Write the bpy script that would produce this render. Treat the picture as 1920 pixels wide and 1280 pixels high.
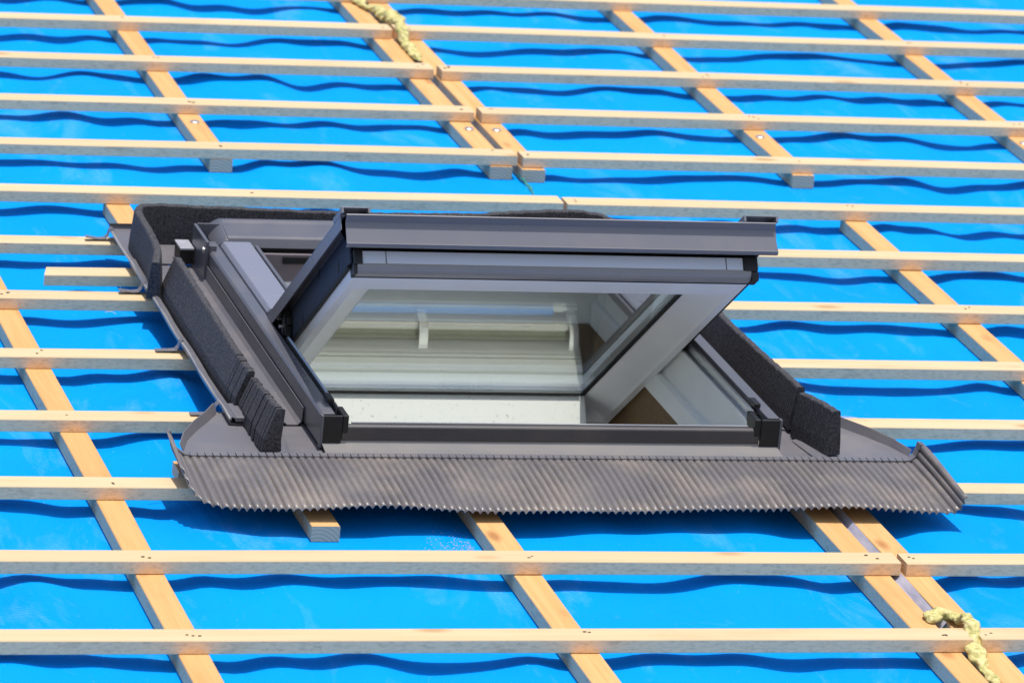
import bpy, bmesh, math, random
import numpy as np
from mathutils import Matrix, Vector
R = math.radians
random.seed(7)

# ------------------------------------------------------------------ scene, camera, light
for o in list(bpy.data.objects):
    bpy.data.objects.remove(o)
SC = bpy.context.scene
COL = SC.collection
PITCH = R(22)
M = Matrix.Rotation(PITCH, 4, 'X')          # roof coords (across u, up-slope v, normal n) -> world

cam_d = bpy.data.cameras.new('camera')
cam = bpy.data.objects.new('camera', cam_d)
COL.objects.link(cam)
SC.camera = cam
CX = Vector((0.96268948, -0.25339633, 0.0949698))
CY = Vector((0.01371917, -0.30479615, -0.9523188))
CZ = Vector((0.27026051, 0.9180902, -0.28994766))
CP = Vector((-2.34833298, -10.94133997, 2.64080711))
rot = Matrix((CX, -CY, -CZ)).transposed().to_4x4()
cam.matrix_world = M @ (Matrix.Translation(CP) @ rot)
cam_d.sensor_width = 36
cam_d.lens = 9526.9 / 1920 * 36
cam_d.clip_start = 0.5
cam_d.clip_end = 2000
cam_d.dof.use_dof = True
cam_d.dof.focus_distance = 8.25
cam_d.dof.aperture_fstop = 11.0

SUN_LOCAL = Vector((0.06, 0.05, 1.0)).normalized()
SUN = (M.to_3x3() @ SUN_LOCAL).normalized()
elev = math.asin(SUN.z)
azim = math.atan2(SUN.x, SUN.y)
w = bpy.data.worlds.new('World')
SC.world = w
w.use_nodes = True
nt = w.node_tree
bg = nt.nodes['Background']
sky = nt.nodes.new('ShaderNodeTexSky')
sky.sky_type = 'NISHITA'
sky.sun_disc = False
sky.sun_elevation = elev
sky.sun_rotation = azim
sky.air_density = 1.0
sky.dust_density = 2.2
sky.ozone_density = 1.0
nt.links.new(sky.outputs[0], bg.inputs[0])
bg.inputs[1].default_value = 0.15
sd = bpy.data.lights.new('sun', 'SUN')
sd.energy = 4.0
sd.angle = R(0.5)
sd.color = (1.0, 0.95, 0.88)
so = bpy.data.objects.new('sun', sd)
COL.objects.link(so)
so.rotation_euler = SUN.to_track_quat('Z', 'Y').to_euler()
so.location = SUN * 30
SC.view_settings.view_transform = 'Standard'
SC.view_settings.look = 'None'
SC.view_settings.exposure = 0.0
SC.view_settings.gamma = 1.0
SC.render.engine = 'CYCLES'
SC.cycles.transparent_max_bounces = 24
SC.cycles.max_bounces = 10

# ------------------------------------------------------------------ materials
def mat(name):
    m = bpy.data.materials.new(name)
    m.use_nodes = True
    n = m.node_tree.nodes
    return m, m.node_tree, n['Principled BSDF']

def ramp(nt_, stops):
    r = nt_.nodes.new('ShaderNodeValToRGB')
    e = r.color_ramp.elements
    while len(e) < len(stops):
        e.new(0.5)
    for i, (p, c) in enumerate(stops):
        e[i].position = p
        e[i].color = (c, c, c, 1) if isinstance(c, (int, float)) else (*c, 1)
    return r

def noise(nt_, vec, scale, detail=3, rough=.55, dist=0):
    n = nt_.nodes.new('ShaderNodeTexNoise')
    n.inputs['Scale'].default_value = scale
    n.inputs['Detail'].default_value = detail
    n.inputs['Roughness'].default_value = rough
    n.inputs['Distortion'].default_value = dist
    if vec is not None:
        nt_.links.new(vec, n.inputs['Vector'])
    return n

def mapping(nt_, vec, scale=(1, 1, 1)):
    mp = nt_.nodes.new('ShaderNodeMapping')
    mp.inputs['Scale'].default_value = scale
    nt_.links.new(vec, mp.inputs['Vector'])
    return mp.outputs[0]

def mix(nt_, fac, a, b, mode='MIX'):
    n = nt_.nodes.new('ShaderNodeMix')
    n.data_type = 'RGBA'
    n.blend_type = mode
    n.clamp_factor = True
    for sock, v in ((n.inputs[0], fac), (n.inputs[6], a), (n.inputs[7], b)):
        if hasattr(v, 'links') or isinstance(v, bpy.types.NodeSocket):
            nt_.links.new(v, sock)
        elif isinstance(v, (int, float)):
            sock.default_value = v
        else:
            sock.default_value = (*v, 1)
    return n.outputs[2]

def mth(nt_, op, a, b=None, clamp=False):
    n = nt_.nodes.new('ShaderNodeMath')
    n.operation = op
    n.use_clamp = clamp
    for i, v in enumerate((a, b)):
        if v is None:
            continue
        if isinstance(v, (int, float)):
            n.inputs[i].default_value = v
        else:
            nt_.links.new(v, n.inputs[i])
    return n.outputs[0]

def bump(nt_, bsdf, h, strength, dist):
    b = nt_.nodes.new('ShaderNodeBump')
    b.inputs['Strength'].default_value = strength
    b.inputs['Distance'].default_value = dist
    nt_.links.new(h, b.inputs['Height'])
    nt_.links.new(b.outputs[0], bsdf.inputs['Normal'])

def objcoord(nt_, jitter=True):
    tc = nt_.nodes.new('ShaderNodeTexCoord')
    if not jitter:
        return tc.outputs['Object'], tc
    oi = nt_.nodes.new('ShaderNodeObjectInfo')
    s = mth(nt_, 'MULTIPLY', oi.outputs['Random'], 37.0)
    cb = nt_.nodes.new('ShaderNodeCombineXYZ')
    for i in range(3):
        nt_.links.new(s, cb.inputs[i])
    va = nt_.nodes.new('ShaderNodeVectorMath')
    va.operation = 'ADD'
    nt_.links.new(tc.outputs['Object'], va.inputs[0])
    nt_.links.new(cb.outputs[0], va.inputs[1])
    return va.outputs[0], tc

def wood(name, along, light, dark, side, knot=(.33, .15, .05)):
    m, t, b = mat(name)
    vec, tc = objcoord(t)
    st = (1.2, 26, 26) if along == 'x' else (26, 1.2, 26)
    gv = mapping(t, vec, st)
    g1 = noise(t, gv, 2.4, 5, .6, .8)
    g2 = noise(t, vec, 3.0, 2)
    r1 = ramp(t, [(.36, dark), (.58, light)])
    t.links.new(g1.outputs[0], r1.inputs[0])
    c = mix(t, mth(t, 'MULTIPLY', g2.outputs[0], .35), r1.outputs[0], light)
    # growth rings as fine darker lines
    wv = t.nodes.new('ShaderNodeTexWave')
    wv.bands_direction = 'Y' if along == 'x' else 'X'
    wv.inputs['Scale'].default_value = 42
    wv.inputs['Distortion'].default_value = 5
    wv.inputs['Detail'].default_value = 2
    wv.inputs['Detail Scale'].default_value = .6
    t.links.new(mapping(t, vec, (.25, 1, 1) if along == 'x' else (1, .25, 1)), wv.inputs['Vector'])
    wr = ramp(t, [(.0, .0), (.72, 0), (1, .30)])
    t.links.new(wv.outputs[0], wr.inputs[0])
    c = mix(t, wr.outputs[0], c, dark)
    # knots: sparse stretched cells
    vo = t.nodes.new('ShaderNodeTexVoronoi')
    vo.inputs['Scale'].default_value = 7.0
    t.links.new(mapping(t, vec, (.62, 1.5, 1.5) if along == 'x' else (1.5, .62, 1.5)), vo.inputs['Vector'])
    kr = ramp(t, [(.055, .80), (.15, .0)])
    t.links.new(vo.outputs['Distance'], kr.inputs[0])
    c = mix(t, kr.outputs[0], c, knot)
    # every stick has its own tone
    oi = t.nodes.new('ShaderNodeObjectInfo')
    c = mix(t, mth(t, 'MULTIPLY', mth(t, 'POWER', oi.outputs['Random'], 1.3), .42), c, tuple(x * .95 for x in dark))
    st_ = noise(t, mapping(t, vec, (.8, 2, 2) if along == 'x' else (2, .8, 2)), 5.5, 4, .6)
    sr_ = ramp(t, [(.56, 0), (.74, .30)])
    t.links.new(st_.outputs[0], sr_.inputs[0])
    c = mix(t, sr_.outputs[0], c, tuple(x * .72 for x in dark))
    # rough sawn flanks, colour lifted to brighten faces that lie in shade
    sx = t.nodes.new('ShaderNodeSeparateXYZ')
    t.links.new(tc.outputs['Normal'], sx.inputs[0])
    flank = mth(t, 'LESS_THAN', sx.outputs[2], .5)
    fv = mapping(t, vec, (.35, 1, 1) if along == 'x' else (1, .35, 1))
    fn = noise(t, fv, 240, 4, .7)
    fr = ramp(t, [(.30, tuple(x * .72 for x in side)), (.52, side)])
    t.links.new(fn.outputs[0], fr.inputs[0])
    fc = noise(t, fv, 55, 3, .6)
    fr2 = ramp(t, [(.28, .45), (.42, 0)])
    t.links.new(fc.outputs[0], fr2.inputs[0])
    sidec = mix(t, fr2.outputs[0], fr.outputs[0], tuple(x * .55 for x in side))
    c = mix(t, flank, c, sidec)
    # growth rings on the sawn ends
    eg = t.nodes.new('ShaderNodeTexWave')
    eg.wave_type = 'RINGS'
    eg.rings_direction = 'X' if along == 'x' else 'Y'
    eg.inputs['Scale'].default_value = 48
    eg.inputs['Distortion'].default_value = 1.5
    mpo = t.nodes.new('ShaderNodeMapping')
    mpo.inputs['Location'].default_value = (.013, .013, .02)
    t.links.new(tc.outputs['Object'], mpo.inputs['Vector'])
    t.links.new(mpo.outputs[0], eg.inputs['Vector'])
    er = ramp(t, [(.2, tuple(x * .76 for x in side)), (.8, tuple(x * .95 for x in side))])
    t.links.new(eg.outputs[0], er.inputs[0])
    endm = mth(t, 'GREATER_THAN', mth(t, 'ABSOLUTE', sx.outputs[0 if along == 'x' else 1]), .8)
    c = mix(t, endm, c, er.outputs[0])
    t.links.new(c, b.inputs['Base Color'])
    b.inputs['Roughness'].default_value = .72
    b.inputs['Specular IOR Level'].default_value = .25
    h = mth(t, 'ADD', mth(t, 'MULTIPLY', g1.outputs[0], .5), mth(t, 'MULTIPLY', fn.outputs[0], mth(t, 'ADD', mth(t, 'MULTIPLY', flank, 1.2), .2)))
    bump(t, b, h, .5, .0012)
    return m

MAT = {}
MAT['batten'] = wood('pale_spruce', 'x', (.655, .512, .325), (.59, .435, .245), (.94, .66, .39), (.40, .21, .085))
MAT['counter'] = wood('amber_spruce', 'y', (.70, .415, .178), (.61, .325, .118), (.80, .56, .36), (.33, .14, .045))

def metal(name, col, rough=.42, spec=.5, dust=.25, metallic=0.0, dustcol=(.33, .28, .22)):
    m, t, b = mat(name)
    vec, tc = objcoord(t, False)
    n1 = noise(t, vec, 7, 5, .65)
    n2 = noise(t, vec, 320, 2, .6)
    r = ramp(t, [(.45, 0), (.78, dust)])
    t.links.new(n1.outputs[0], r.inputs[0])
    c = mix(t, r.outputs[0], col, dustcol)
    r2 = ramp(t, [(.66, 0), (.75, dust * 1.1)])
    t.links.new(n2.outputs[0], r2.inputs[0])
    c = mix(t, r2.outputs[0], c, (.5, .48, .44))
    t.links.new(c, b.inputs['Base Color'])
    rr = ramp(t, [(.3, rough * .85), (.75, min(1, rough * 1.35))])
    t.links.new(n1.outputs[0], rr.inputs[0])
    t.links.new(rr.outputs[0], b.inputs['Roughness'])
    b.inputs['Specular IOR Level'].default_value = spec
    b.inputs['Metallic'].default_value = metallic
    bump(t, b, n2.outputs[0], .06, .0006)
    return m

MAT['pan'] = metal('anthracite_sheet', (.145, .142, .162), .36, .55, .28)
MAT['apron'] = metal('pleated_grey_sheet', (.150, .138, .140), .36, .6, .55, 0.0, (.40, .33, .27))
MAT['cover'] = metal('grey_lacquered_cover', (.100, .104, .128), .29, .6, .14)
MAT['rail_dark'] = metal('dark_rail_cover', (.052, .049, .055), .4, .5, .1)
MAT['clad'] = metal('sash_cladding', (.148, .150, .172), .30, .6, .07)
MAT['clad2'] = metal('sash_strip', (.58, .62, .70), .33, .5, .06)
MAT['alu'] = metal('bare_aluminium', (.55, .57, .60), .28, .5, .08, .85)
MAT['silver'] = metal('front_strip', (.215, .21, .215), .30, .6, .34)
MAT['plate'] = metal('lilac_grey_cover_plate', (.205, .215, .275), .26, .6, .10)
MAT['zinc'] = metal('galvanised_steel', (.62, .62, .64), .35, .5, .15, .9)
MAT['zinc_dull'] = metal('dull_sheet_edge', (.30, .29, .29), .4, .5, .25)
MAT['headplate'] = metal('mauve_head_plate', (.17, .135, .155), .5, .4, .15)
MAT['brass'] = metal('brass_spring', (.55, .42, .16), .35, .5, .1, .8)

def plain(name, col, rough=.5, spec=.5, nscale=60, var=.12, bmp=.0, bd=.001):
    m, t, b = mat(name)
    vec, tc = objcoord(t, False)
    n1 = noise(t, vec, nscale, 4, .6)
    r = ramp(t, [(.3, tuple(x * (1 - var) for x in col)), (.7, tuple(min(1, x * (1 + var)) for x in col))])
    t.links.new(n1.outputs[0], r.inputs[0])
    t.links.new(r.outputs[0], b.inputs['Base Color'])
    b.inputs['Roughness'].default_value = rough
    b.inputs['Specular IOR Level'].default_value = spec
    if bmp:
        bump(t, b, n1.outputs[0], bmp, bd)
    return m

MAT['black'] = plain('black_plastic', (.012, .012, .013), .45, .4, 90, .2)
MAT['gasket'] = plain('black_rubber', (.008, .008, .009), .6, .3)
MAT['lacquer'] = plain('white_lacquer', (.82, .84, .87), .34, .5, 14, .03)
MAT['interior'] = plain('white_frame_lacquer', (.80, .81, .79), .38, .5, 14, .03)
MAT['sidepanel'] = plain('charcoal_insulation', (.032, .042, .066), .7, .3, 420, .35, .5, .0008)
MAT['ply'] = wood('lining_plywood', 'y', (.21, .135, .068), (.15, .09, .042), (.21, .13, .065))
MAT['ply_dark'] = plain('dark_rafter_wood', (.085, .062, .045), .85, .2, 8, .3)
MAT['attic'] = plain('pale_bounce_floor', (.62, .63, .64), .9, .1, 3, .3)
MAT['nail'] = plain('nail_head', (.10, .065, .045), .5, .5)
MAT['ground'] = plain('yard', (.40, .36, .29), .95, .1, .8, .35)
MAT['white_plate'] = plain('pale_plate', (.36, .37, .41), .35, .5)

def foam_mat():
    m, t, b = mat('black_ribbed_foam')
    uv = t.nodes.new('ShaderNodeUVMap')
    uv.uv_map = 'rib'
    vec, tc = objcoord(t, False)
    wv = t.nodes.new('ShaderNodeTexWave')
    wv.bands_direction = 'X'
    wv.inputs['Scale'].default_value = 42
    wv.inputs['Distortion'].default_value = .35
    wv.inputs['Detail'].default_value = 1
    t.links.new(uv.outputs[0], wv.inputs['Vector'])
    n1 = noise(t, vec, 260, 4, .7)
    n2 = noise(t, vec, 14, 3, .6)
    h = mth(t, 'ADD', mth(t, 'MULTIPLY', wv.outputs[0], .7), mth(t, 'MULTIPLY', n1.outputs[0], .9))
    cr = ramp(t, [(.35, (.012, .012, .015)), (.50, (.046, .045, .053)), (.80, (.120, .117, .136))])
    t.links.new(n1.outputs[0], cr.inputs[0])
    dr = ramp(t, [(.52, 0), (.80, .22)])
    t.links.new(n2.outputs[0], dr.inputs[0])
    c = mix(t, dr.outputs[0], cr.outputs[0], (.075, .064, .056))
    t.links.new(c, b.inputs['Base Color'])
    b.inputs['Roughness'].default_value = .68
    b.inputs['Specular IOR Level'].default_value = .38
    bump(t, b, h, .9, .0016)
    return m
MAT['foam'] = foam_mat()

def pu_mat():
    m, t, b = mat('cured_expanding_foam')
    vec, tc = objcoord(t)
    n1 = noise(t, vec, 95, 4, .65)
    n2 = noise(t, vec, 300, 3, .6)
    cr = ramp(t, [(.32, (.20, .22, .06)), (.45, (.52, .47, .16)), (.66, (.76, .66, .32))])
    t.links.new(n1.outputs[0], cr.inputs[0])
    t.links.new(cr.outputs[0], b.inputs['Base Color'])
    b.inputs['Roughness'].default_value = .55
    b.inputs['Subsurface Weight'].default_value = .15
    b.inputs['Subsurface Radius'].default_value = (.004, .003, .002)
    h = mth(t, 'ADD', n1.outputs[0], mth(t, 'MULTIPLY', n2.outputs[0], .4))
    bump(t, b, h, .8, .004)
    return m
MAT['pu'] = pu_mat()
MAT['teal'] = plain('teal_smear', (.03, .22, .20), .5, .4, 120, .5)

def membrane_mat():
    m, t, b = mat('blue_roofing_membrane')
    vec, tc = objcoord(t, False)
    n1 = noise(t, vec, 2.2, 4, .55)
    r = ramp(t, [(.3, (.0006, .262, .80)), (.7, (.0012, .298, .88))])
    t.links.new(n1.outputs[0], r.inputs[0])
    # dusty scuffs where boots dragged over the weave: fine diagonal ticks inside patches
    wv = t.nodes.new('ShaderNodeTexWave')
    wv.bands_direction = 'DIAGONAL'
    wv.inputs['Scale'].default_value = 60
    wv.inputs['Distortion'].default_value = 2.0
    t.links.new(vec, wv.inputs['Vector'])
    p1 = noise(t, mapping(t, vec, (6, 2.2, 1)), 1.0, 5, .7, .6)
    pr = ramp(t, [(.55, 0), (.72, 1)])
    t.links.new(p1.outputs[0], pr.inputs[0])
    p2 = noise(t, vec, 190, 3, .7)
    pr2 = ramp(t, [(.50, 0), (.72, 1)])
    t.links.new(p2.outputs[0], pr2.inputs[0])
    wr = ramp(t, [(.45, 0), (.8, 1)])
    t.links.new(wv.outputs[0], wr.inputs[0])
    sc = mth(t, 'MULTIPLY', mth(t, 'MULTIPLY', pr.outputs[0], mth(t, 'MAXIMUM', wr.outputs[0], pr2.outputs[0])), .26)
    c = mix(t, sc, r.outputs[0], (.45, .62, .80))
    # sawdust specks
    p3 = noise(t, vec, 330, 2, .5)
    pr3 = ramp(t, [(.745, 0), (.78, .65)])
    t.links.new(p3.outputs[0], pr3.inputs[0])
    c = mix(t, pr3.outputs[0], c, (.55, .66, .70))
    t.links.new(c, b.inputs['Base Color'])
    b.inputs['Roughness'].default_value = .6
    b.inputs['Specular IOR Level'].default_value = .04
    # fine non-woven emboss
    n3 = noise(t, vec, 700, 2, .6)
    n4 = noise(t, vec, 26, 3, .55)
    n5 = noise(t, mapping(t, vec, (3.2, .9, 1)), 4.5, 4, .6, 1.2)
    h = mth(t, 'ADD', mth(t, 'ADD', mth(t, 'MULTIPLY', n3.outputs[0], .12), n4.outputs[0]), mth(t, 'MULTIPLY', n5.outputs[0], 3.0))
    bump(t, b, h, .30, .004)
    return m
MAT['membrane'] = membrane_mat()

def glass_mat(name, k):
    m, t, b = mat(name)
    t.nodes.remove(b)
    out = t.nodes['Material Output']
    lw = t.nodes.new('ShaderNodeLayerWeight')
    lw.inputs['Blend'].default_value = .5
    p5 = mth(t, 'POWER', lw.outputs['Facing'], 4.6)
    fac = mth(t, 'ADD', mth(t, 'MULTIPLY', p5, .93 * k), .05 * k, True)
    tr = t.nodes.new('ShaderNodeBsdfTransparent')
    tr.inputs[0].default_value = (.982, .992, .984, 1)
    gl = t.nodes.new('ShaderNodeBsdfGlossy')
    gl.inputs['Roughness'].default_value = .012
    gl.inputs[0].default_value = (.94, .99, .955, 1)
    mx = t.nodes.new('ShaderNodeMixShader')
    t.links.new(fac, mx.inputs[0])
    t.links.new(tr.outputs[0], mx.inputs[1])
    t.links.new(gl.outputs[0], mx.inputs[2])
    t.links.new(mx.outputs[0], out.inputs[0])
    return m
MAT['glass'] = glass_mat('coated_inner_glass', 1.0)
MAT['glass_outer'] = glass_mat('outer_glass', .3)

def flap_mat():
    m, t, b = mat('white_flap_dust_shadows')
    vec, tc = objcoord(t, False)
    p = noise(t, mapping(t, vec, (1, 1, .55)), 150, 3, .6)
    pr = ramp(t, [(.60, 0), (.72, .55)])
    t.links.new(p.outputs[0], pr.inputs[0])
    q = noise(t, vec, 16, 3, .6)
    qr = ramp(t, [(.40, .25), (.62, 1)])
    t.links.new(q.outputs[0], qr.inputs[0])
    c = mix(t, mth(t, 'MULTIPLY', pr.outputs[0], qr.outputs[0]), (.86, .875, .83), (.28, .31, .29))  # dark specks painted in as shadows of dust on the glass
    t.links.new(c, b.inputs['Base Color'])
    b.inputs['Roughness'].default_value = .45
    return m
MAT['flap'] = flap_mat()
MAT['gap_shade'] = plain('painted_gap_shade', (.10, .095, .085), .7, .3)  # dark colour stands for shade in the gap behind the bar
MAT['green_grey'] = plain('grey_green_shade', (.20, .23, .17), .5, .4)  # green-grey colour painted for the shaded interior beside the bar

def film_mat():
    m, t, b = mat('grey_lavender_film')
    vec, tc = objcoord(t, False)
    n1 = noise(t, mapping(t, vec, (4, 1, 4)), 14, 3)
    r = ramp(t, [(.3, (.30, .31, .42)), (.7, (.52, .52, .62))])
    t.links.new(n1.outputs[0], r.inputs[0])
    t.links.new(r.outputs[0], b.inputs['Base Color'])
    b.inputs['Roughness'].default_value = .3
    bump(t, b, n1.outputs[0], .4, .004)
    return m
MAT['film'] = film_mat()

# ------------------------------------------------------------------ mesh helpers
class MB:
    def __init__(s):
        s.v, s.f = [], []
    def add(s, vs, fs):
        k = len(s.v)
        s.v += [tuple(p) for p in vs]
        s.f += [tuple(i + k for i in f) for f in fs]
        return s
    def box(s, u0, u1, v0, v1, n0, n1, T=None):
        vs = [(x, y, z) for z in (n0, n1) for y in (v0, v1) for x in (u0, u1)]
        if T:
            vs = [T(*p) for p in vs]
        return s.add(vs, [(0, 2, 3, 1), (4, 5, 7, 6), (0, 1, 5, 4), (2, 6, 7, 3), (0, 4, 6, 2), (1, 3, 7, 5)])
    def sweep(s, rings, closed=True, caps=True):
        """rings: list of equally long point lists"""
        m_ = len(rings[0])
        k = len(s.v)
        for r_ in rings:
            s.v += [tuple(p) for p in r_]
        for i in range(len(rings) - 1):
            for j in range(m_ if closed else m_ - 1):
                a = k + i * m_ + j
                b = k + i * m_ + (j + 1) % m_
                s.f.append((a, b, b + m_, a + m_))
        if caps and closed:
            s.f.append(tuple(k + j for j in reversed(range(m_))))
            e = k + (len(rings) - 1) * m_
            s.f.append(tuple(e + j for j in range(m_)))
        return s
    def tube(s, pts, rad, seg=8):
        pts = [Vector(p) for p in pts]
        rings = []
        for i, p in enumerate(pts):
            d = (pts[min(i + 1, len(pts) - 1)] - pts[max(i - 1, 0)]).normalized()
            a = d.cross(Vector((0, 0, 1)) if abs(d.z) < .9 else Vector((1, 0, 0))).normalized()
            b_ = d.cross(a)
            r_ = rad[i] if isinstance(rad, (list, tuple)) else rad
            rings.append([p + a * (math.cos(2 * math.pi * j / seg) * r_) + b_ * (math.sin(2 * math.pi * j / seg) * r_) for j in range(seg)])
        return s.sweep(rings)
    def strip(s, prof, u0, u1, th=.0012, T=None):
        """thin folded sheet: open profile of (p, q) swept across u with a thickness"""
        P = [Vector((a, b)) for a, b in prof]
        off = []
        for i in range(len(P)):
            d = (P[min(i + 1, len(P) - 1)] - P[max(i - 1, 0)]).normalized()
            off.append(P[i] + Vector((-d.y, d.x)) * th)
        loop = P + off[::-1]
        T = T or (lambda u, a, b: (u, a, b))
        return s.sweep([[T(u, p.x, p.y) for p in loop] for u in (u0, u1)])

BASE = {}

def obj(name, mb, m, parent=None, bevel=0, smooth=False, base=None, seg=2):
    vs = np.array(mb.v, dtype=float)
    if parent is None:
        if base is None:
            lo, hi = vs.min(0), vs.max(0)
            base = ((lo[0] + hi[0]) / 2, (lo[1] + hi[1]) / 2, lo[2])
    else:
        base = BASE[parent.name]
    me = bpy.data.meshes.new(name)
    me.from_pydata([tuple(p) for p in vs - np.array(base)], [], mb.f)
    me.validate()
    bm = bmesh.new()
    bm.from_mesh(me)
    bmesh.ops.recalc_face_normals(bm, faces=bm.faces)
    bm.to_mesh(me)
    bm.free()
    me.materials.append(MAT[m])
    o = bpy.data.objects.new(name, me)
    COL.objects.link(o)
    BASE[o.name] = base
    if parent is None:
        o.matrix_world = M @ Matrix.Translation(base)
    else:
        o.parent = parent
    if smooth:
        me.shade_smooth() if hasattr(me, 'shade_smooth') else None
        for p in me.polygons:
            p.use_smooth = True
    if bevel:
        bv = o.modifiers.new('bevel', 'BEVEL')
        bv.width = bevel
        bv.segments = seg
        bv.limit_method = 'ANGLE'
        bv.angle_limit = R(35)
    return o

def empty(name, base):
    o = bpy.data.objects.new(name, None)
    COL.objects.link(o)
    BASE[o.name] = base
    o.empty_display_size = .05
    o.matrix_world = M @ Matrix.Translation(base)
    return o

def tag(o, label=None, cat=None, group=None, kind=None):
    if label: o['label'] = label
    if cat: o['category'] = cat
    if group: o['group'] = group
    if kind: o['kind'] = kind
    return o

# ------------------------------------------------------------------ setting: ground, membrane, attic
g = MB().add([(-400, -400, -9), (400, -400, -9), (400, 400, -9), (-400, 400, -9)], [(0, 1, 2, 3)])
go = obj('ground', g, 'ground', base=(0, 0, -9))
go.matrix_world = Matrix.Translation((0, 0, -9))
tag(go, kind='structure')

HC = .027                                    # counter batten height
WC, WB, HB = .0467, .050, .0215
COLS = [-2.0, -1.40, -.802, -.2007, .376, .4405, 1.017, 1.615, 2.22, 2.8]
WX = (-.352, .343)                           # clear opening of the window
WV = (-3.235, -2.325)
rng = np.random.default_rng(11)
WAVES = []
for k in range(26):
    lam = rng.uniform(.11, .55)
    th = rng.normal(0, .6)
    WAVES.append((2 * math.pi / lam * math.cos(th), 2 * math.pi / lam * math.sin(th) * .8, rng.uniform(0, 6.28), rng.uniform(.4, 1) * lam ** .8))
WN = sum(a for *_, a in WAVES)
FOLDS = []
for k in range(46):
    c = COLS[rng.integers(1, len(COLS) - 1)]
    right = rng.random() < .5
    FOLDS.append((c + (WC if right else 0), -.34 * rng.integers(0, 13) - rng.uniform(-.02, .1), rng.normal(0, .28) + (0 if right else math.pi), rng.uniform(.10, .26)))

def smooth01(x):
    x = np.clip(x, 0, 1)
    return x * x * (3 - 2 * x)

def mem_h(U, V):
    d = np.full(U.shape, 9.0)
    for c in COLS + [-.474]:
        x = np.maximum(np.maximum(c - U, U - (c + WC)), 0)
        if c == -.474:
            x = np.maximum(x, np.maximum(-3.562 - V, V + 1.70))
        elif c in (-.2007,):
            x = np.maximum(x, np.minimum(np.maximum(-1.405 - V, 0), np.maximum(V + 3.40, 0)))
        else:
            x = np.maximum(x, np.minimum(np.maximum(-1.42 - V, 0), np.maximum(V + 1.72, 0)))
        d = np.minimum(d, x)
    e = smooth01(d / .075)
    h = np.zeros(U.shape)
    for a, b, p, m_ in WAVES:
        h += m_ * np.sin(a * U + b * V + p + .7 * np.sin(1.9 * V + p))
    h = h / WN * 4.0
    # tight drawn folds fanning out from some fixings
    for fu, fv, fa, fl in FOLDS:
        x = (U - fu) * math.cos(fa) + (V - fv) * math.sin(fa)
        y = -(U - fu) * math.sin(fa) + (V - fv) * math.cos(fa)
        h += .75 * np.exp(-(y / (.012 + .10 * np.abs(x))) ** 2) * np.exp(-(x / fl) ** 2) * np.where(x > 0, 1, .15)
    return -HC - .0006 + e * (.0040 + .0088 * h)

u_ = np.arange(-2.2, 3.25, .0165)
v_ = np.arange(-5.2, 1.6, .0185)
U, V = np.meshgrid(u_, v_)
H = mem_h(U, V)
nu, nv = len(u_), len(v_)
mb = MB()
mb.v = list(zip(U.ravel(), V.ravel(), H.ravel()))
for j in range(nv - 1):
    for i in range(nu - 1):
        cu, cv = u_[i] + .008, v_[j] + .009
        if WX[0] - .02 < cu < WX[1] + .02 and WV[0] - .02 < cv < WV[1] + .02:
            continue
        a = j * nu + i
        mb.f.append((a, a + 1, a + nu + 1, a + nu))
me = bpy.data.meshes.new('roof_membrane')
me.from_pydata(mb.v, [], mb.f)
me.materials.append(MAT['membrane'])
for p in me.polygons:
    p.use_smooth = True
mo = bpy.data.objects.new('roof_membrane', me)
COL.objects.link(mo)
mo.matrix_world = M.copy()
tag(mo, kind='structure')

at = MB().box(-1.0, 1.0, -3.9, -1.7, -.72, -.66)
tag(obj('unseen_attic_floor', at, 'attic'), kind='structure')  # unseen floor, set close and pale to bounce sun onto the sash
at = MB()
at.box(-1.05, -1.0, -3.9, -1.7, -.72, -.0605).box(1.0, 1.05, -3.9, -1.7, -.72, -.0605)
at.box(-1.05, 1.05, -3.95, -3.9, -.72, -.0605).box(-1.05, 1.05, -1.7, -1.65, -.72, -.0605)
at.box(-1.05, -.372, -3.9, -1.7, -.06, -.05).box(.363, 1.05, -3.9, -1.7, -.06, -.05)
at.box(-.372, .363, -3.9, -3.262, -.06, -.05).box(-.372, .363, -2.30, -1.7, -.06, -.05)
tag(obj('attic_wall', at, 'ply_dark'), kind='structure')

# ------------------------------------------------------------------ timber
def beam(name, m, p0, p1, wdt, hgt, n0, along, seed, parent=None, skew=0):
    """chamfered timber with slight bow; p0/p1 the start/end along its run, side = lower/left edge"""
    rr = random.Random(seed)
    (a0, s0), (a1, s1) = p0, p1
    L = abs(a1 - a0)
    ns = max(2, int(L / .16))
    c = .0012
    rings = []
    ph = [rr.uniform(0, 6.28) for _ in range(4)]
    dw = rr.uniform(-.0008, .0008)
    dh = rr.uniform(-.0006, .0008)
    for i in range(ns + 1):
        t = i / ns
        a = a0 + (a1 - a0) * t
        wob = .0012 * math.sin(a * 2.1 + ph[0]) + .0006 * math.sin(a * 6.3 + ph[1])
        s = s0 + (s1 - s0) * t + wob
        z = n0 + .0002
        W = wdt + dw + .0003 * math.sin(a * 9 + ph[2])
        Hh = hgt + dh + .0004 * math.sin(a * 5 + ph[3])
        prof = [(s + c, z), (s + W - c, z), (s + W, z + c), (s + W, z + Hh - c), (s + W - c, z + Hh), (s + c, z + Hh), (s, z + Hh - c), (s, z + c)]
        ring = []
        for q, zz in prof:
            sk = skew * (q - s) if i in (0, ns) else 0
            ring.append((a + sk, q, zz) if along == 'x' else (q, a + sk, zz))
        rings.append(ring)
    return obj(name, MB().sweep(rings), m, parent)

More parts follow.
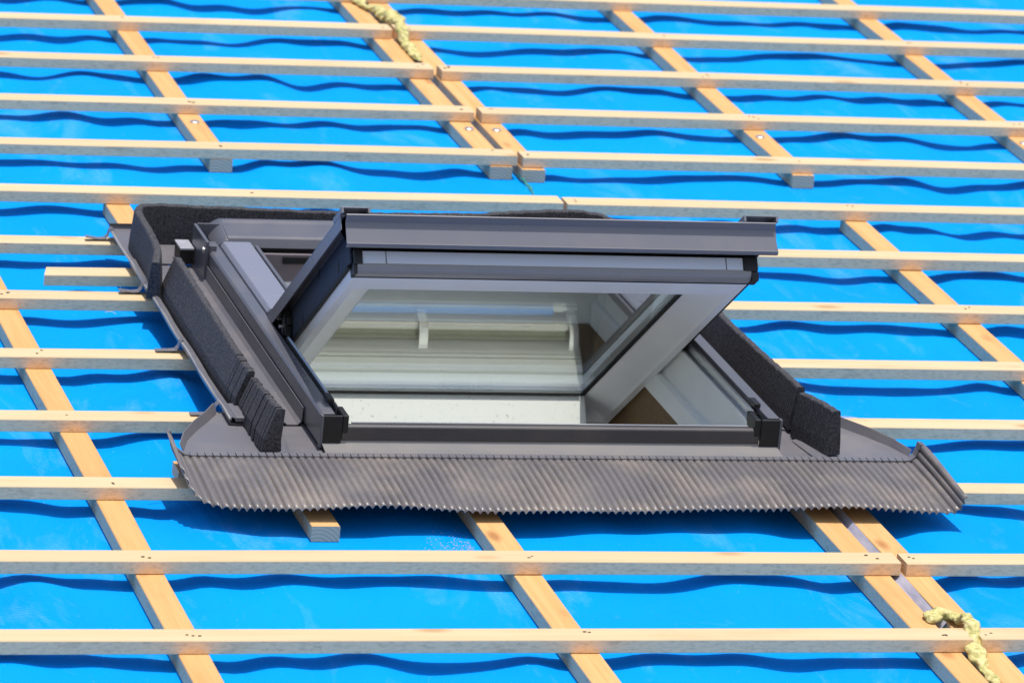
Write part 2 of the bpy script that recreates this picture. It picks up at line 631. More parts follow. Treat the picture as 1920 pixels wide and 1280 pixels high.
def nail(parent, u, v, n, r=.0032, m='nail'):
    mbn = MB()
    seg = 7
    top = [(u + r * 1.5 * math.cos(k * 6.283 / seg), v + r * math.sin(k * 6.283 / seg), n + .0006) for k in range(seg)]
    bot = [(x, y, n - .002) for x, y, z in top]
    mbn.sweep([bot, top])
    return obj('nail', mbn, m, parent)

# rows: index -> (left piece v(front edge), right piece v)
DV = {1: .023, 2: .021, 3: .005, 4: .015, 5: .011, 6: .001, 7: -.016, 8: -.012, 9: -.009, 10: .006, 11: .010, 12: .015,
      100: -.006, 102: -.009, 103: -.019, 104: -.013, 105: -.013, 106: .002, 107: -.005, 108: -.015, 109: 0, 110: .007, 111: -.001}
S_ = .34
def vb(i):
    return (-(i % 100) + DV.get(i, 0)) * S_ - WB
ORD = ['zeroth', 'first', 'second', 'third', 'fourth', 'fifth', 'sixth', 'seventh', 'eighth', 'ninth', 'tenth', 'eleventh', 'twelfth']
LEFT_END = {1: .416, 2: .4265, 3: .428, 4: .433, 5: .4355, 6: -.487, 7: -.487, 8: -.487, 9: -.487, 10: .436, 11: .4365, 12: .438}
RIGHT_START = {1: .424, 2: .4425, 3: .4425, 4: .4425, 5: .4425, 6: .452, 7: .452, 8: .452, 9: .452, 10: .442, 11: .4450, 12: .452}
UL, UR = -2.1, 3.1
BG = 'roof battens across the slope'
LLAB = {1: 'pale batten left of the counter batten pair, topmost row on the left edge',
        2: 'pale batten in second row down the left edge, ending on the counter batten pair',
        3: 'pale batten in third row down the left edge, ending on the counter batten pair',
        4: 'pale batten in fourth row down the left edge, crossing the cut counter batten end',
        5: 'long pale batten running just above the black foam behind the window, left piece',
        6: 'short pale batten meeting the flashing at its upper left corner, topmost clip on it',
        7: 'pale batten left of window, directly below the loose short stub',
        8: 'pale batten left of window, ending midway along the flashing edge',
        9: 'pale batten left of window, ending at the curled left apron gusset',
        10: 'pale batten whose left part shows and then runs under the pleated apron',
        11: 'long pale batten in the first row wholly below the apron, left piece',
        12: 'long pale batten in the lowest row, left piece up to the yellow foam'}
RLAB = {1: 'pale batten right of the upper yellow foam, second row down the right edge',
        2: 'pale batten in third row down the right edge, starting on the counter batten pair',
        3: 'pale batten in fourth row down the right edge, starting on the counter batten pair',
        4: 'pale batten in fifth row down the right edge, crossing the right cut counter batten end',
        5: 'pale batten just above the window top, right piece after the narrow gap',
        6: 'pale batten right of window, level with the sash front strips',
        7: 'pale batten right of window, level with the glass top edge',
        8: 'pale batten right of window, meeting the long right foam strip',
        9: 'pale batten right of window, meeting the short right foam block',
        10: 'pale batten emerging from under the right curled apron corner',
        11: 'pale batten below the apron at right, starting after the dark end gap',
        12: 'short visible batten at lower right corner, beyond the yellow foam'}
BAT = {}
def crossing_nails(o, row, v0, u0, u1):
    rr = random.Random(row * 31 + int(u0 * 10))
    for c in COLS:
        if u0 - .01 < c + WC / 2 < u1 + .01 and -1.3 < c < 2.3:
            for q in range(rr.choice((1, 2, 2, 2, 3))):
                nail(o, min(max(c + WC * rr.uniform(.25, .75), u0 + .008), u1 - .008), v0 + WB * rr.uniform(.25, .75), HB + .0006, rr.uniform(.0013, .0023))

o = beam('batten', 'batten', (UL, vb(100)), (UR, vb(100)), WB, HB, 0, 'x', 100)
tag(o, 'topmost pale batten, only its right half in view at the upper edge', 'batten', BG)
for i in range(1, 13):
    vl = vb(i)
    vr = vb(100 + i) if (100 + i) in DV else vl - .001
    # the left rows slowly drift into the right ones
    o = beam('batten', 'batten', (UL, vl), (LEFT_END[i], vl), WB, HB, 0, 'x', i)
    tag(o, LLAB[i], 'batten', BG)
    crossing_nails(o, i, vl, UL, LEFT_END[i])
    o = beam('batten', 'batten', (RIGHT_START[i], vr), (UR, vr), WB, HB, 0, 'x', 50 + i)
    tag(o, RLAB[i], 'batten', BG)
    crossing_nails(o, i + 20, vr, RIGHT_START[i], UR)

o = beam('batten', 'batten', (-.687, -2.284), (-.43, -2.279), WB, HB, -.001, 'x', 200, skew=.25)
tag(o, 'loose short batten stub with split end, left of the flashing', 'batten')
o = beam('batten', 'counter', (-.650, -3.352), (-.45, -3.352), WB, HB, -.004, 'x', 201)
tag(o, 'small brown block end peeking out under the left apron corner', 'batten')

CG = 'counter battens running up the slope'
def counter(u, v0, v1, label, seed):
    o = beam('counter_batten', 'counter', (v0, u), (v1, u), WC, HC - .0004, -HC, 'y', seed)
    tag(o, label, 'counter batten', CG)
    return o
def screw(parent, u, v):
    s = obj('screw', MB().sweep([[(u + r_ * math.cos(k * .5236), v + r_ * math.sin(k * .5236), z) for k in range(12)] for r_, z in ((.0095, -.001), (.010, .0022), (.0085, .0034), (.003, .0036))]), 'zinc', parent, smooth=False)
    return s
T0 = 1.55
c = counter(-.2007, -1.405, T0, 'amber counter batten at upper left with one screw, sawn end below fourth left batten', 301); screw(c, -.177, -1.13)
c = counter(.376, -1.410, T0, 'left one of the upper counter batten pair above the window', 302); screw(c, .403, -1.128)
c = counter(.4405, -1.427, T0, 'right one of the upper counter batten pair above the window', 303); screw(c, .461, -1.132)
c = counter(1.017, -1.425, T0, 'amber counter batten at upper right with screw, sawn end under the fifth batten', 304); screw(c, 1.036, -1.132)
c = counter(1.615, -1.42, T0, 'amber counter batten in the far upper right corner', 305); screw(c, 1.63, -1.129)
counter(-.802, -5.1, -1.72, 'amber counter batten descending through the left side to the bottom edge', 306)
counter(-.474, -3.562, -1.72, 'short trimmer batten under the flashing, sawn end showing below the apron', 307)
counter(-.2007, -5.1, -3.33, 'amber counter batten coming out under the apron middle to the bottom edge', 308)
counter(.376, -5.1, -3.33, 'left one of the lower right counter batten pair beside grey film strip', 309)
counter(.4405, -5.1, -3.33, 'right one of the lower right counter batten pair beside grey film strip', 310)
counter(1.017, -5.1, -1.73, 'amber counter batten right of the window running to the right edge', 311)
counter(-1.40, -5.1, T0, 'amber counter batten beyond the left edge', 312)
counter(1.615, -5.1, -1.73, 'amber counter batten beyond the lower right edge', 313)

# ------------------------------------------------------------------ window flashing
FL = empty('window_flashing', (-.005, -2.7, .024))
tag(FL, 'dark grey metal flashing around the roof window with pleated apron below', 'flashing')
PN = .033
# side gutters: folded sheets swept along the slope
def side_gutter(sign):
    edge, inner = (-.527, -.404) if sign < 0 else (.517, .394)
    d = 1 if sign < 0 else -1
    prof = [(edge + d * .010, PN + .0085), (edge + d * .004, PN + .011), (edge, PN + .007), (edge + d * .002, PN + .001), (edge + d * .010, PN),
            (inner - d * .036, PN), (inner - d * .033, PN + .0035), (inner - d * .029, PN + .0035), (inner - d * .026, PN), (inner - d * .008, PN), (inner - d * .002, PN + .006), (inner - d * .001, PN + .03)]
    P = [Vector(p) for p in prof]
    th = .0013
    off = []
    for i in range(len(P)):
        dd = (P[min(i + 1, len(P) - 1)] - P[max(i - 1, 0)]).normalized()
        off.append(P[i] + Vector((dd.y, -dd.x)) * th * d)
    loop = P + off[::-1]
    rings = []
    for k in range(13):
        v = -3.158 + .905 * k / 12
        wob = .0012 * math.sin(k * 1.7)
        rings.append([(p.x + wob * (1 if abs(p.x - edge) < .03 else 0), v, p.y) for p in loop])
    return obj('side_gutter', MB().sweep(rings), 'pan', FL)
side_gutter(-1)
side_gutter(1)
# upper gutter sheet behind the window head
hb_ = MB().strip([(-2.256, PN + .0025), (-2.06, PN + .0025), (-2.035, PN + .0025), (-2.03, PN + .012), (-2.036, PN + .014)], -.523, .513, .0012)
obj('head_gutter', hb_, 'pan', FL)
for x in (-.5255, .5155):
    pts = [(x + .001 * math.sin(k * 1.3), -3.157 + 1.11 * k / 20, PN + .0075 + .0006 * math.sin(k * 2.1)) for k in range(21)]
    obj('edge_roll', MB().tube(pts, .0024, 8), 'zinc_dull', FL, smooth=True)
# apron corner gussets (flat sheet with a lifted curved rim)
def gusset(sg):
    cx = -.005
    pts = [(.370, -3.316), (.622, -3.316), (.624, -3.285), (.608, -3.235), (.582, -3.185), (.552, -3.135), (.530, -3.095), (.50, -3.09), (.370, -3.09)]
    q = [(cx + sg * (x), y) for x, y in pts]
    mbq = MB().sweep([[(x, y, z) for x, y in q] for z in (.0285, .0300)])
    o = obj('gusset', mbq, 'pan', FL)
    rim = q[2:7]
    rings = []
    for k, (x, y) in enumerate(rim):
        lift = (.010, .013, .015, .015, .017)[k]
        ox, oy = sg * .006, .004
        rings.append([(x, y, .0292), (x + ox * .6, y + oy * .6, .031 + lift * .5), (x + ox, y + oy, .030 + lift), (x + ox + sg * .0016, y + oy, .030 + lift), (x + ox * .7 + sg * .0016, y + oy * .6, .031 + lift * .5), (x + sg * .002, y, .0288)])
    obj('rim', MB().sweep(rings), 'pan', o, smooth=False)
    # small folded ear with bright cut edge between gutter end and corner
    x0 = cx + sg * .452
    ear = MB().sweep([[(x0 + sg * a, -3.315 + b, .0305 + c_) for a, b, c_ in ((0, 0, 0), (.022, 0, 0), (.024, .001, .004), (.010, .004, .0085), (0, .002, .003))],
                      [(x0 + sg * (a - .012), -3.215 + b, .0305 + c_ * .5) for a, b, c_ in ((0, 0, 0), (.022, 0, 0), (.024, .001, .004), (.010, .004, .0085), (0, .002, .003))]])
    obj('ear', ear, 'pan', o, bevel=.001)
    return o
gusset(-1)
gusset(1)
# gutter end folds
for sg, x in ((-1, -.518), (1, .508)):
    obj('end_fold', MB().box(min(x, x + -sg * .018), max(x, x - sg * .018), -3.160, -3.085, PN + .004, PN + .0125), 'pan', FL, bevel=.002)
# strip between window bottom rail and apron
obj('front_strip', MB().strip([(-3.268, .050), (-3.276, .042), (-3.296, .0375), (-3.314, .0355), (-3.3185, .0325)], -.398, .388, .0012), 'silver', FL)

# pleated apron
PIT = .01275
UA, UB = -.640, .612
NPL = int((UB - UA + .095) / PIT)
def bottom_v(u):
    return -3.539 + .006 * math.sin(u * 5.1 + .6) + .003 * math.sin(u * 11)
def bottom_n(u):
    # rests on the timbers below, hangs between them
    return .0185 + .006 * math.exp(-((u + .36) / .13) ** 2) + .0085 * math.exp(-((u - .41) / .11) ** 2) - .0035 * math.exp(-((u - .03) / .22) ** 2)
rings = []
SPP = 12
tot = NPL * SPP
sL = UA - .052
NR = 12
def apr(s, t):
    """point of the apron mid surface; s arc position, t 0..1 seam->edge"""
    lift = 0
    u = s
    if s < UA + .012:
        x = (UA + .012) - s
        ang = min(x / .034, 1.25)
        u = UA + .012 - .034 * math.sin(ang) - max(0, x - .034 * 1.25) * math.cos(1.25)
        lift = .034 * (1 - math.cos(ang)) + max(0, x - .034 * 1.25) * math.sin(1.25)
    if s > UB - .012:
        x = s - (UB - .012)
        ang = min(x / .022, 1.30)
        u = UB - .012 + .022 * math.sin(ang) + max(0, x - .022 * 1.30) * math.cos(1.30)
        lift = .022 * (1 - math.cos(ang)) + max(0, x - .022 * 1.30) * math.sin(1.30)
    vb_ = bottom_v(u)
    # edge rounds off where the corner has been pulled up
    if s < UA + .06:
        vb_ += .10 * ((UA + .06 - s) / .115) ** 2
    v = -3.318 + (vb_ + 3.318) * t
    nb = bottom_n(u)
    n = .0335 + (nb - .0335) * (max(t, 0) ** 1.35) + .0016 * math.sin(math.pi * max(t, 0)) + lift * (1 - .12 * t)
    # gentle dents
    n += .0013 * math.sin(u * 23 + 3 * t) * t
    u += (.006 * t * t) * (1 if s > UB - .02 else 0)
    return Vector((u, v, n))
mba = MB()
rngp = random.Random(5)
jit = [rngp.uniform(-.12, .12) for _ in range(NPL + 2)]
amp = [rngp.uniform(.85, 1.1) for _ in range(NPL + 2)]
for r_ in range(NR + 1):
    t = r_ / NR
    for k in range(tot + 1):
        ph = k / SPP
        i = int(ph)
        s = sL + ph * PIT
        P = apr(s, t)
        # normal across
        P2 = apr(s + .002, t)
        tx = (P2 - P).normalized()
        N = Vector((-tx.z, 0, tx.x)).normalized()
        fr = ph - i
        q_ = fr + jit[i] * .4 * t * math.sin(math.pi * fr)
        wv = -.95 * math.cos(2 * math.pi * q_) - .22 * math.cos(4 * math.pi * q_)
        A = .0027 * amp[i] * (1 + .18 * math.sin(i * .37 + 4 * t)) * (.55 + .45 * min(1, t * 6))
        P = P + N * (A * wv)
        mba.v.append(tuple(P))
W1 = tot + 1
for r_ in range(NR):
    for k in range(tot):
        a = r_ * W1 + k
        mba.f.append((a, a + 1, a + W1 + 1, a + W1))
ap = obj('apron', mba, 'apron', FL, smooth=True)
sol = ap.modifiers.new('sheet', 'SOLIDIFY')
sol.thickness = .0011
sol.offset = -1
# row of crimped pleat heads along the seam
crimp = MB()
for i in range(NPL):
    s = sL + (i + .5) * PIT
    for t0, t1, hh in ((-.012, .068, .0046),):
        a = apr(s - PIT * .42, t0); b_ = apr(s + PIT * .40, t0); c_ = apr(s + PIT * .40, t1); d_ = apr(s - PIT * .42, t1)
        up = Vector((0, 0, hh))
        # tilt the up vector where the corner is rolled
        tx = (b_ - a).normalized()
        up = Vector((-tx.z, 0, tx.x)).normalized() * hh
        crimp.add([a, b_, c_, d_, a + up * .9, b_ + up, c_ + up, d_ + up * .9], [(0, 3, 2, 1), (4, 5, 6, 7), (0, 1, 5, 4), (1, 2, 6, 5), (2, 3, 7, 6), (3, 0, 4, 7)])
tag(obj('crimp_row', crimp, 'pan', FL), kind='stuff')

# hold-down clips on the left edge
for (u, v, l, ang, lab) in ((-.528, -2.062, .045, 12, 'small bent metal clip at the topmost left batten holding the flashing'),
                            (-.528, -2.393, .043, 8, 'small bent metal clip on the batten below the loose stub'),
                            (-.528, -2.736, .042, -2, 'small flat metal clip on the batten midway along the flashing edge'),
                            (-.535, -3.082, .043, -6, 'small flat metal clip on the batten above the curled apron gusset')):
    ca, sa = math.cos(R(ang)), math.sin(R(ang))
    mbc = MB()
    path = [(.008, .0195), (.003, .0225), (-.001, .018), (-.003, .009), (-.008, .0030), (-.020, .0020), (-l, .0014 + max(0, ang) * .0004)]
    path = [(x, y + HB + .0012) for x, y in path]
    wdt = .0085
    ringsc = []
    for k, (x, z) in enumerate(path):
        ww = wdt * (1 if k < 5 else .9)
        ringsc.append([(u + x, v - ww + x * sa * .3, z), (u + x, v + ww + x * sa * .3, z), (u + x, v + ww + x * sa * .3, z + .0011), (u + x, v - ww + x * sa * .3, z + .0011)])
    oc = obj('fixing_clip', mbc.sweep(ringsc), 'pan')
    tag(oc, lab, 'clip', 'clips holding the flashing edge')
    nail(oc, u - l * .62, v, HB + .0045, .0022, 'zinc')

# ------------------------------------------------------------------ foam strips
def foam_strip(name, path, n0, heights, tb, tt, label, slices=None, lean=0.0, group='black foam strips round the window'):
    """path: list of (u, v); wedge section; optional slices = list of (s0, s1) arc cuts"""
    P = [Vector(p) for p in path]
    # resample
    d = [0]
    for a, b_ in zip(P, P[1:]):
        d.append(d[-1] + (b_ - a).length)
    L = d[-1]
    def at_s(s):
        s = min(max(s, 0), L)
        for i in range(len(P) - 1):
            if s <= d[i + 1] + 1e-9:
                f_ = (s - d[i]) / max(1e-9, d[i + 1] - d[i])
                return P[i].lerp(P[i + 1], f_), heights[i] + (heights[i + 1] - heights[i]) * f_
    def frame(s):
        a, _ = at_s(s - .012)
        b_, _ = at_s(s + .012)
        t = (b_ - a).normalized()
        return Vector((-t.y, t.x))
    mbf = MB()
    ribs = []
    rr = random.Random(len(path) * 7 + int(L * 1000))
    cuts = slices or [(0, L)]
    for (s0, s1) in cuts:
        n_ = max(1, int((s1 - s0) / .009))
        rg = []
        tilt = rr.uniform(-.0012, .0012) if slices and s1 - s0 < .05 else 0
        hz = rr.uniform(-.0012, .0012) if slices and s1 - s0 < .05 else 0
        for k in range(n_ + 1):
            s = s0 + (s1 - s0) * k / n_
            c_, h = at_s(s)
            N = frame(s)
            h = h + hz + rr.uniform(-.0009, .0009)
            ring = []
            prof = [(-tb / 2, 0), (tb / 2, 0), (tb / 2 * .8 + tt / 2 * .2, h * .3), (tt / 2 + lean * h, h - .002), (tt / 2 - .002 + lean * h, h), (-tt / 2 + .002 + lean * h, h), (-tt / 2 + lean * h, h - .002), (-tb / 2 * .8 - tt / 2 * .2, h * .3)]
            for x, z in prof:
                q = c_ + N * (x + tilt)
                ring.append((q.x, q.y, n0 + z))
                ribs.append((s, z))
            rg.append(ring)
        mbf.sweep(rg)
    o = obj(name, mbf, 'foam', smooth=False)
    uvl = o.data.uv_layers.new(name='rib')
    for lp in o.data.loops:
        uvl.data[lp.index].uv = ribs[lp.vertex_index]
    tag(o, label, 'foam strip', group)
    return o

PF = PN + .0045
# left long strip with knife cuts near its lower end
cuts = [(0, .565)]
s = .5652
r9 = random.Random(4)
while s < .640:
    st = r9.uniform(.008, .014)
    cuts.append((s + .0009, s + st))
    s += st
foam_strip('foam_strip', [(-.492, -2.45), (-.496, -2.52), (-.497, -2.75), (-.497, -3.00), (-.493, -3.098)], PF, [.070, .074, .072, .070, .068], .030, .013,
           'long black foam strip standing along the left flashing gutter', cuts, lean=.16)
cuts = []
s = 0
while s < .205:
    st = r9.uniform(.009, .016)
    cuts.append((s + .0008, min(s + st, .208)))
    s += st
foam_strip('foam_strip', [(-.487, -3.100), (-.489, -3.16), (-.489, -3.23), (-.488, -3.306)], .0325, [.062, .067, .071, .076], .031, .012,
           'knife-slashed black foam block at the lower left gusset', cuts, lean=.14)
arc = [(-.526, -2.480), (-.520, -2.455), (-.509, -2.41), (-.504, -2.36), (-.500, -2.26), (-.501, -2.20), (-.499, -2.165), (-.491, -2.140), (-.474, -2.127), (-.45, -2.123)]
back = [(-.35, -2.124), (-.15, -2.133), (.0, -2.134), (.16, -2.130), (.26, -2.112), (.323, -2.100), (.37, -2.099), (.405, -2.106), (.430, -2.135), (.438, -2.19), (.44, -2.25)]
hts = [.068, .070, .071, .071, .072, .073, .074, .074, .074, .073] + [.071, .069, .068, .070, .072, .072, .070, .066, .060, .055, .05]
foam_strip('foam_strip', arc + back, PF, hts, .026, .014, 'black foam band curving round the upper left corner and behind the window head')
foam_strip('foam_strip', [(.450, -2.36), (.449, -2.60), (.447, -2.80), (.4505, -3.0), (.456, -3.172)], PF, [.066, .068, .070, .073, .076], .030, .013,
           'long black foam strip on the right side beyond the open sash')
foam_strip('foam_strip', [(.452, -3.192), (.462, -3.225), (.474, -3.262), (.481, -3.292)], .0325, [.078, .079, .079, .078], .031, .015,
           'short upright black foam block at the lower right gusset')

# ------------------------------------------------------------------ roof window
RW = empty('roof_window', (-.005, -2.78, .02))
tag(RW, 'open centre-pivot roof window with grey covers and tilted sash', 'roof window')
uL, uR = -.402, .392
VB, VT = -3.272, -2.29

# outer side covers
for sg, x in ((-1, uL), (1, uR)):
    d = -sg
    prof = [(x + d * .0005, .037), (x, .060), (x, .086), (x + d * .004, .0905), (x + d * .024, .0905), (x + d * .025, .080), (x + d * .018, .079), (x + d * .018, .037)]
    mbq = MB().sweep([[(p, v, q) for p, q in prof] for v in (VB + .002, VT)])
    o = obj('side_cover', mbq, 'cover', RW, bevel=.0012)
    # black seal and aluminium track inside the cover
    obj('seal', MB().box(*sorted((x + d * .0255, x + d * .034)), VB + .045, -2.70, .055, .083), 'gasket', RW)
    tr = MB().sweep([[(x + d * a, v, b_) for a, b_ in ((.0345, .05), (.0345, .088), (.037, .0905), (.0395, .088), (.0395, .076), (.046, .074), (.046, .05))] for v in (VB + .04, -2.66)])
    obj('track', tr, 'alu', RW)
# lower corner blocks
for sg, x in ((-1, uL), (1, uR)):
    d = -sg
    mbq = MB().box(*sorted((x + d * .001, x + d * .036)), VB - .006, VB + .0, .041, .0885)
    o = obj('corner_block', mbq, 'black', RW, bevel=.0015)
    obj('corner_nub', MB().box(*sorted((x + d * .0365, x + d * .047)), VB - .004, VB + .046, .058, .0885), 'black', RW, bevel=.002)
    obj('corner_clip', MB().box(*sorted((x + d * .022, x + d * .033)), VB + .05, VB + .085, .0915, .099), 'black', RW, bevel=.001)
    obj('corner_edge', MB().box(*sorted((x - d * .0005, x + d * .004)), VB - .0075, VB + .004, .034, .0895), 'cover', RW, bevel=.001)
# bottom rail
prof = [(VB - .003, .046), (VB - .003, .0680), (VB + .0005, .0712), (VB + .009, .0714), (VB + .009, .046)]
obj('bottom_rail', MB().sweep([[(u, p, q) for p, q in prof] for u in (uL + .037, uR - .037)]), 'rail_dark', RW, bevel=.0015)
obj('rail_edge', MB().box(uL + .055, uR - .054, VB + .0095, VB + .0125, .060, .0735), 'alu', RW, bevel=.0008)
obj('sill', MB().box(uL + .036, uR - .036, VB + .013, VB + .038, -.05, .058), 'interior', RW)

# white inner frame rails (left, right, head): stepped section
for sg, x in ((-1, uL), (1, uR)):
    d = -sg
    prof = [(x + d * .016, -.046), (x + d * .058, -.046), (x + d * .058, -.006), (x + d * .054, .0), (x + d * .048, .003), (x + d * .048, .072), (x + d * .016, .072)]
    obj('inner_rail', MB().sweep([[(p, v, q) for p, q in prof] for v in (VB + .039, VT - .032)]), 'interior', RW, bevel=.0015)
obj('head_rail', MB().box(uL + .016, uR - .016, VT - .030, VT - .004, -.046, .030), 'interior', RW, bevel=.0015)

# lining below the frame, wooden at right and head
ln = MB()
ln.box(uR - .050, uR - .03, VB + .02, VT - .02, -.30, -.0465)
ln.box(uL + .051, uR - .051, VT - .04, VT - .02, -.30, -.0465)
obj('lining', ln, 'ply', RW)
ln = MB()
ln.box(uL + .03, uL + .050, VB + .02, VT - .02, -.30, -.0465)
ln.box(uL + .051, uR - .051, VB + .02, VB + .04, -.30, -.051)
obj('lining', ln, 'interior', RW)  # unseen left and front lining, made pale to bounce light onto the sash

# head cover: folded sheet with rolled left end
hp = [(-2.186, .040), (-2.186, .098), (-2.191, .1055), (-2.215, .109), (-2.223, .1125), (-2.232, .109), (-2.286, .1010), (-2.293, .098), (-2.300, .083), (-2.296, .081)]
hc_ = MB().strip(hp, -.356, .346, .0012)
obj('head_cover', hc_, 'cover', RW)
hcap = MB()
rg = []
for k in range(7):
    f_ = k / 6
    u = -.356 - .026 * f_
    rg.append([(u, v + .010 * f_ * f_, n - .022 * f_ ** 1.6) for v, n in ((-2.188, .050), (-2.188, .098), (-2.20, .107), (-2.223, .1125), (-2.25, .107), (-2.286, .101), (-2.298, .096), (-2.302, .082), (-2.30, .060))])
hcap.sweep(rg)
obj('head_end_roll', hcap, 'cover', RW, smooth=False, bevel=.002)
obj('head_corner_plate', MB().box(-.409, -.403, -2.353, -2.235, .036, .108).box(-.4025, -.389, -2.354, -2.349, .036, .101), 'cover', RW, bevel=.0012)
obj('head_corner_plate', MB().box(.393, .399, -2.353, -2.235, .036, .108).box(.379, .3925, -2.354, -2.349, .036, .101), 'cover', RW, bevel=.0012)
obj('head_back_plate', MB().box(-.4025, -.357, -2.238, -2.2345, .04, .109), 'cover', RW, bevel=.001)
sc_ = obj('screw', MB().sweep([[(-.4115 + z, -2.338 + .006 * math.cos(k * .6283), .088 + .006 * math.sin(k * .6283)) for k in range(10)] for z in (.003, 0)]), 'zinc', RW)
# head interior: mauve plate, bolt, slot, white edge
obj('head_plate', MB().box(-.336, .326, -2.338, -2.333, .032, .082), 'headplate', RW)
obj('head_slot', MB().box(-.262, -.205, -2.342, -2.3385, .066, .078), 'gasket', RW)
bolt = MB().sweep([[(-.297 + r_ * math.cos(k * .449), yv, .055 + r_ * math.sin(k * .449)) for k in range(14)] for r_, yv in ((.0125, -2.3385), (.0125, -2.343), (.010, -2.345), (.005, -2.3455))])
obj('bolt', bolt, 'clad', RW, bevel=.0008)
obj('head_trim', MB().box(-.336, .326, -2.343, -2.3385, .024, .031), 'interior', RW)
# wide cover plates on the upper half of the side rails
for sg, x in ((-1, uL), (1, uR)):
    d = -sg
    prof = [(x + d * .0262, .076), (x + d * .0285, .090), (x + d * .034, .0975), (x + d * .082, .0975), (x + d * .086, .094), (x + d * .086, .076)]
    obj('upper_cover', MB().sweep([[(p, v, q) for p, q in prof] for v in (-2.715, -2.312)]), 'plate', RW, bevel=.0018)
    obj('cover_bead', MB().box(*sorted((x + d * .090, x + d * .097)), -2.70, -2.318, .078, .0935), 'cover', RW, bevel=.0018)
    obj('cover_stop', MB().box(*sorted((x + d * .027, x + d * .034)), -2.748, -2.717, .078, .089), 'gasket', RW, bevel=.001)
# small pale plate behind the left head corner
obj('pale_plate', MB().box(-.437, -.411, -2.268, -2.212, .066, .070), 'white_plate', RW, bevel=.0008)
obj('plate_block', MB().box(-.436, -.4115, -2.262, -2.214, .040, .0655), 'black', RW)

# ------------------------------------------------------------------ sash (tilted), in its own axes
TH = R(34.8)
CT, ST = math.cos(TH), math.sin(TH)
def SH(u, a, w_):
    return (u, -a * CT + w_ * ST, a * ST + w_ * CT)
SUL, SUR = -.353, .343
A0, A1 = 1.873, 2.787
WI, WG = -1.573, -1.544
# profile: per ring: (side offset, bottom offset, top offset, w)
prof = [(0, 0, 0, -1.505), (0, 0, 0, -1.561), (.008, .009, .008, WI), (.022, .065, .085, WI), (.026, .069, .090, WI + .0035), (.071, .105, .150, WG + .001), (.0725, .1065, .1535, WG), (.0725, .1065, .1535, -1.505)]
mbs = MB()
rings = []
for ds, db, dt, w_ in prof:
    rings.append([SH(SUL + ds, A1 - db, w_), SH(SUR - ds, A1 - db, w_), SH(SUR - ds, A0 + dt, w_), SH(SUL + ds, A0 + dt, w_)])
rings.append(rings[0])
k0 = 0
for r_ in rings[:-1]:
    mbs.v += r_
nrg = len(rings) - 1
for i in range(nrg):
    for j in range(4):
        a = i * 4 + j; b_ = i * 4 + (j + 1) % 4
        c_ = ((i + 1) % nrg) * 4 + (j + 1) % 4; d_ = ((i + 1) % nrg) * 4 + j
        mbs.f.append((a, b_, c_, d_))
SA = obj('sash', mbs, 'lacquer', RW, bevel=.0012)
BASE[SA.name] = BASE[RW.name]
def sobj(name, mb_, m, **k):
    o = obj(name, mb_, m, SA, **k)
    return o
def sbox(u0, u1, a0, a1, w0, w1):
    return MB().box(u0, u1, a0, a1, w0, w1, T=SH)
GL = (SUL + .0735, SUR - .0735, A0 + .1545, A1 - .1075)
# glazing gasket ring on the glass
gk = MB()
for (u0, u1, a0, a1) in ((GL[1] - .0085, GL[1] - .0005, GL[2], GL[3]), (GL[0] + .001, GL[1] - .0095, GL[2] + .0005, GL[2] + .0055), (GL[0] + .001, GL[1] - .0095, GL[3] - .006, GL[3])):
    gk.box(u0, u1, a0, a1, WG - .001, WG + .0025, T=SH)
sobj('glazing_gasket', gk, 'gasket')
for w0 in (WG + .003, WG + .021):
    sobj('pane', sbox(GL[0], GL[1], GL[2], GL[3], w0, w0 + .004), 'glass' if w0 < WG + .01 else 'glass_outer')
sp = MB()
for (u0, u1, a0, a1) in ((GL[0], GL[0] + .004, GL[2], GL[3]), (GL[1] - .004, GL[1], GL[2], GL[3]), (GL[0] + .005, GL[1] - .005, GL[2], GL[2] + .004), (GL[0] + .005, GL[1] - .005, GL[3] - .004, GL[3])):
    sp.box(u0, u1, a0, a1, WG + .0075, WG + .0205, T=SH)
sobj('spacer', sp, 'alu')
# outer cladding ring
oc_ = MB()
for (u0, u1, a0, a1) in ((SUL - .004, GL[0] + .002, A0, A1 + .05), (GL[1] - .002, SUR + .004, A0, A1 + .05), (GL[0] + .003, GL[1] - .003, A0, GL[2] + .012), (GL[0] + .003, GL[1] - .003, GL[3] - .012, A1 + .05)):
    oc_.box(u0, u1, a0, a1, -1.503, -1.4915, T=SH)
sobj('outer_cladding', oc_, 'clad')
# side flanges with hanging lip
for sg in (-1, 1):
    xe = -.3795 if sg < 0 else .3695
    xi = xe - sg * .030
    fl = MB()
    fl.box(min(xe, xi), max(xe, xi), 2.292, 2.852, -1.4912, -1.4890, T=SH)
    fl.box(*sorted((xe, xe - sg * .0018)), 2.292, 2.852, -1.5135, -1.4913, T=SH)
    sobj('flange', fl, 'clad', bevel=.0006)
    # dark insulation panel on the sash flank
    xp = SUL if sg < 0 else SUR
    pnl = sobj('flank_panel', sbox(*sorted((xp + sg * .0006, xp + sg * .004)), 2.372, 2.812, -1.557, -1.504), 'sidepanel', bevel=.001)
    sl = MB()
    for a_, w_ in ((2.735, -1.540), (2.47, -1.548), (2.60, -1.51)):
        sl.sweep([[SH(xp + sg * z, a_ + .0035 * math.cos(k * .7854) + .0045 * math.sin(k * .7854), w_ + .009 * math.sin(k * .7854)) for k in range(8)] for z in (.0035, .0046)])
    sobj('slot', sl, 'gasket')
    sobj('flank_seal', sbox(*sorted((xp + sg * .0006, xp + sg * .006)), 2.36, 2.800, -1.5635, -1.5575), 'gasket')
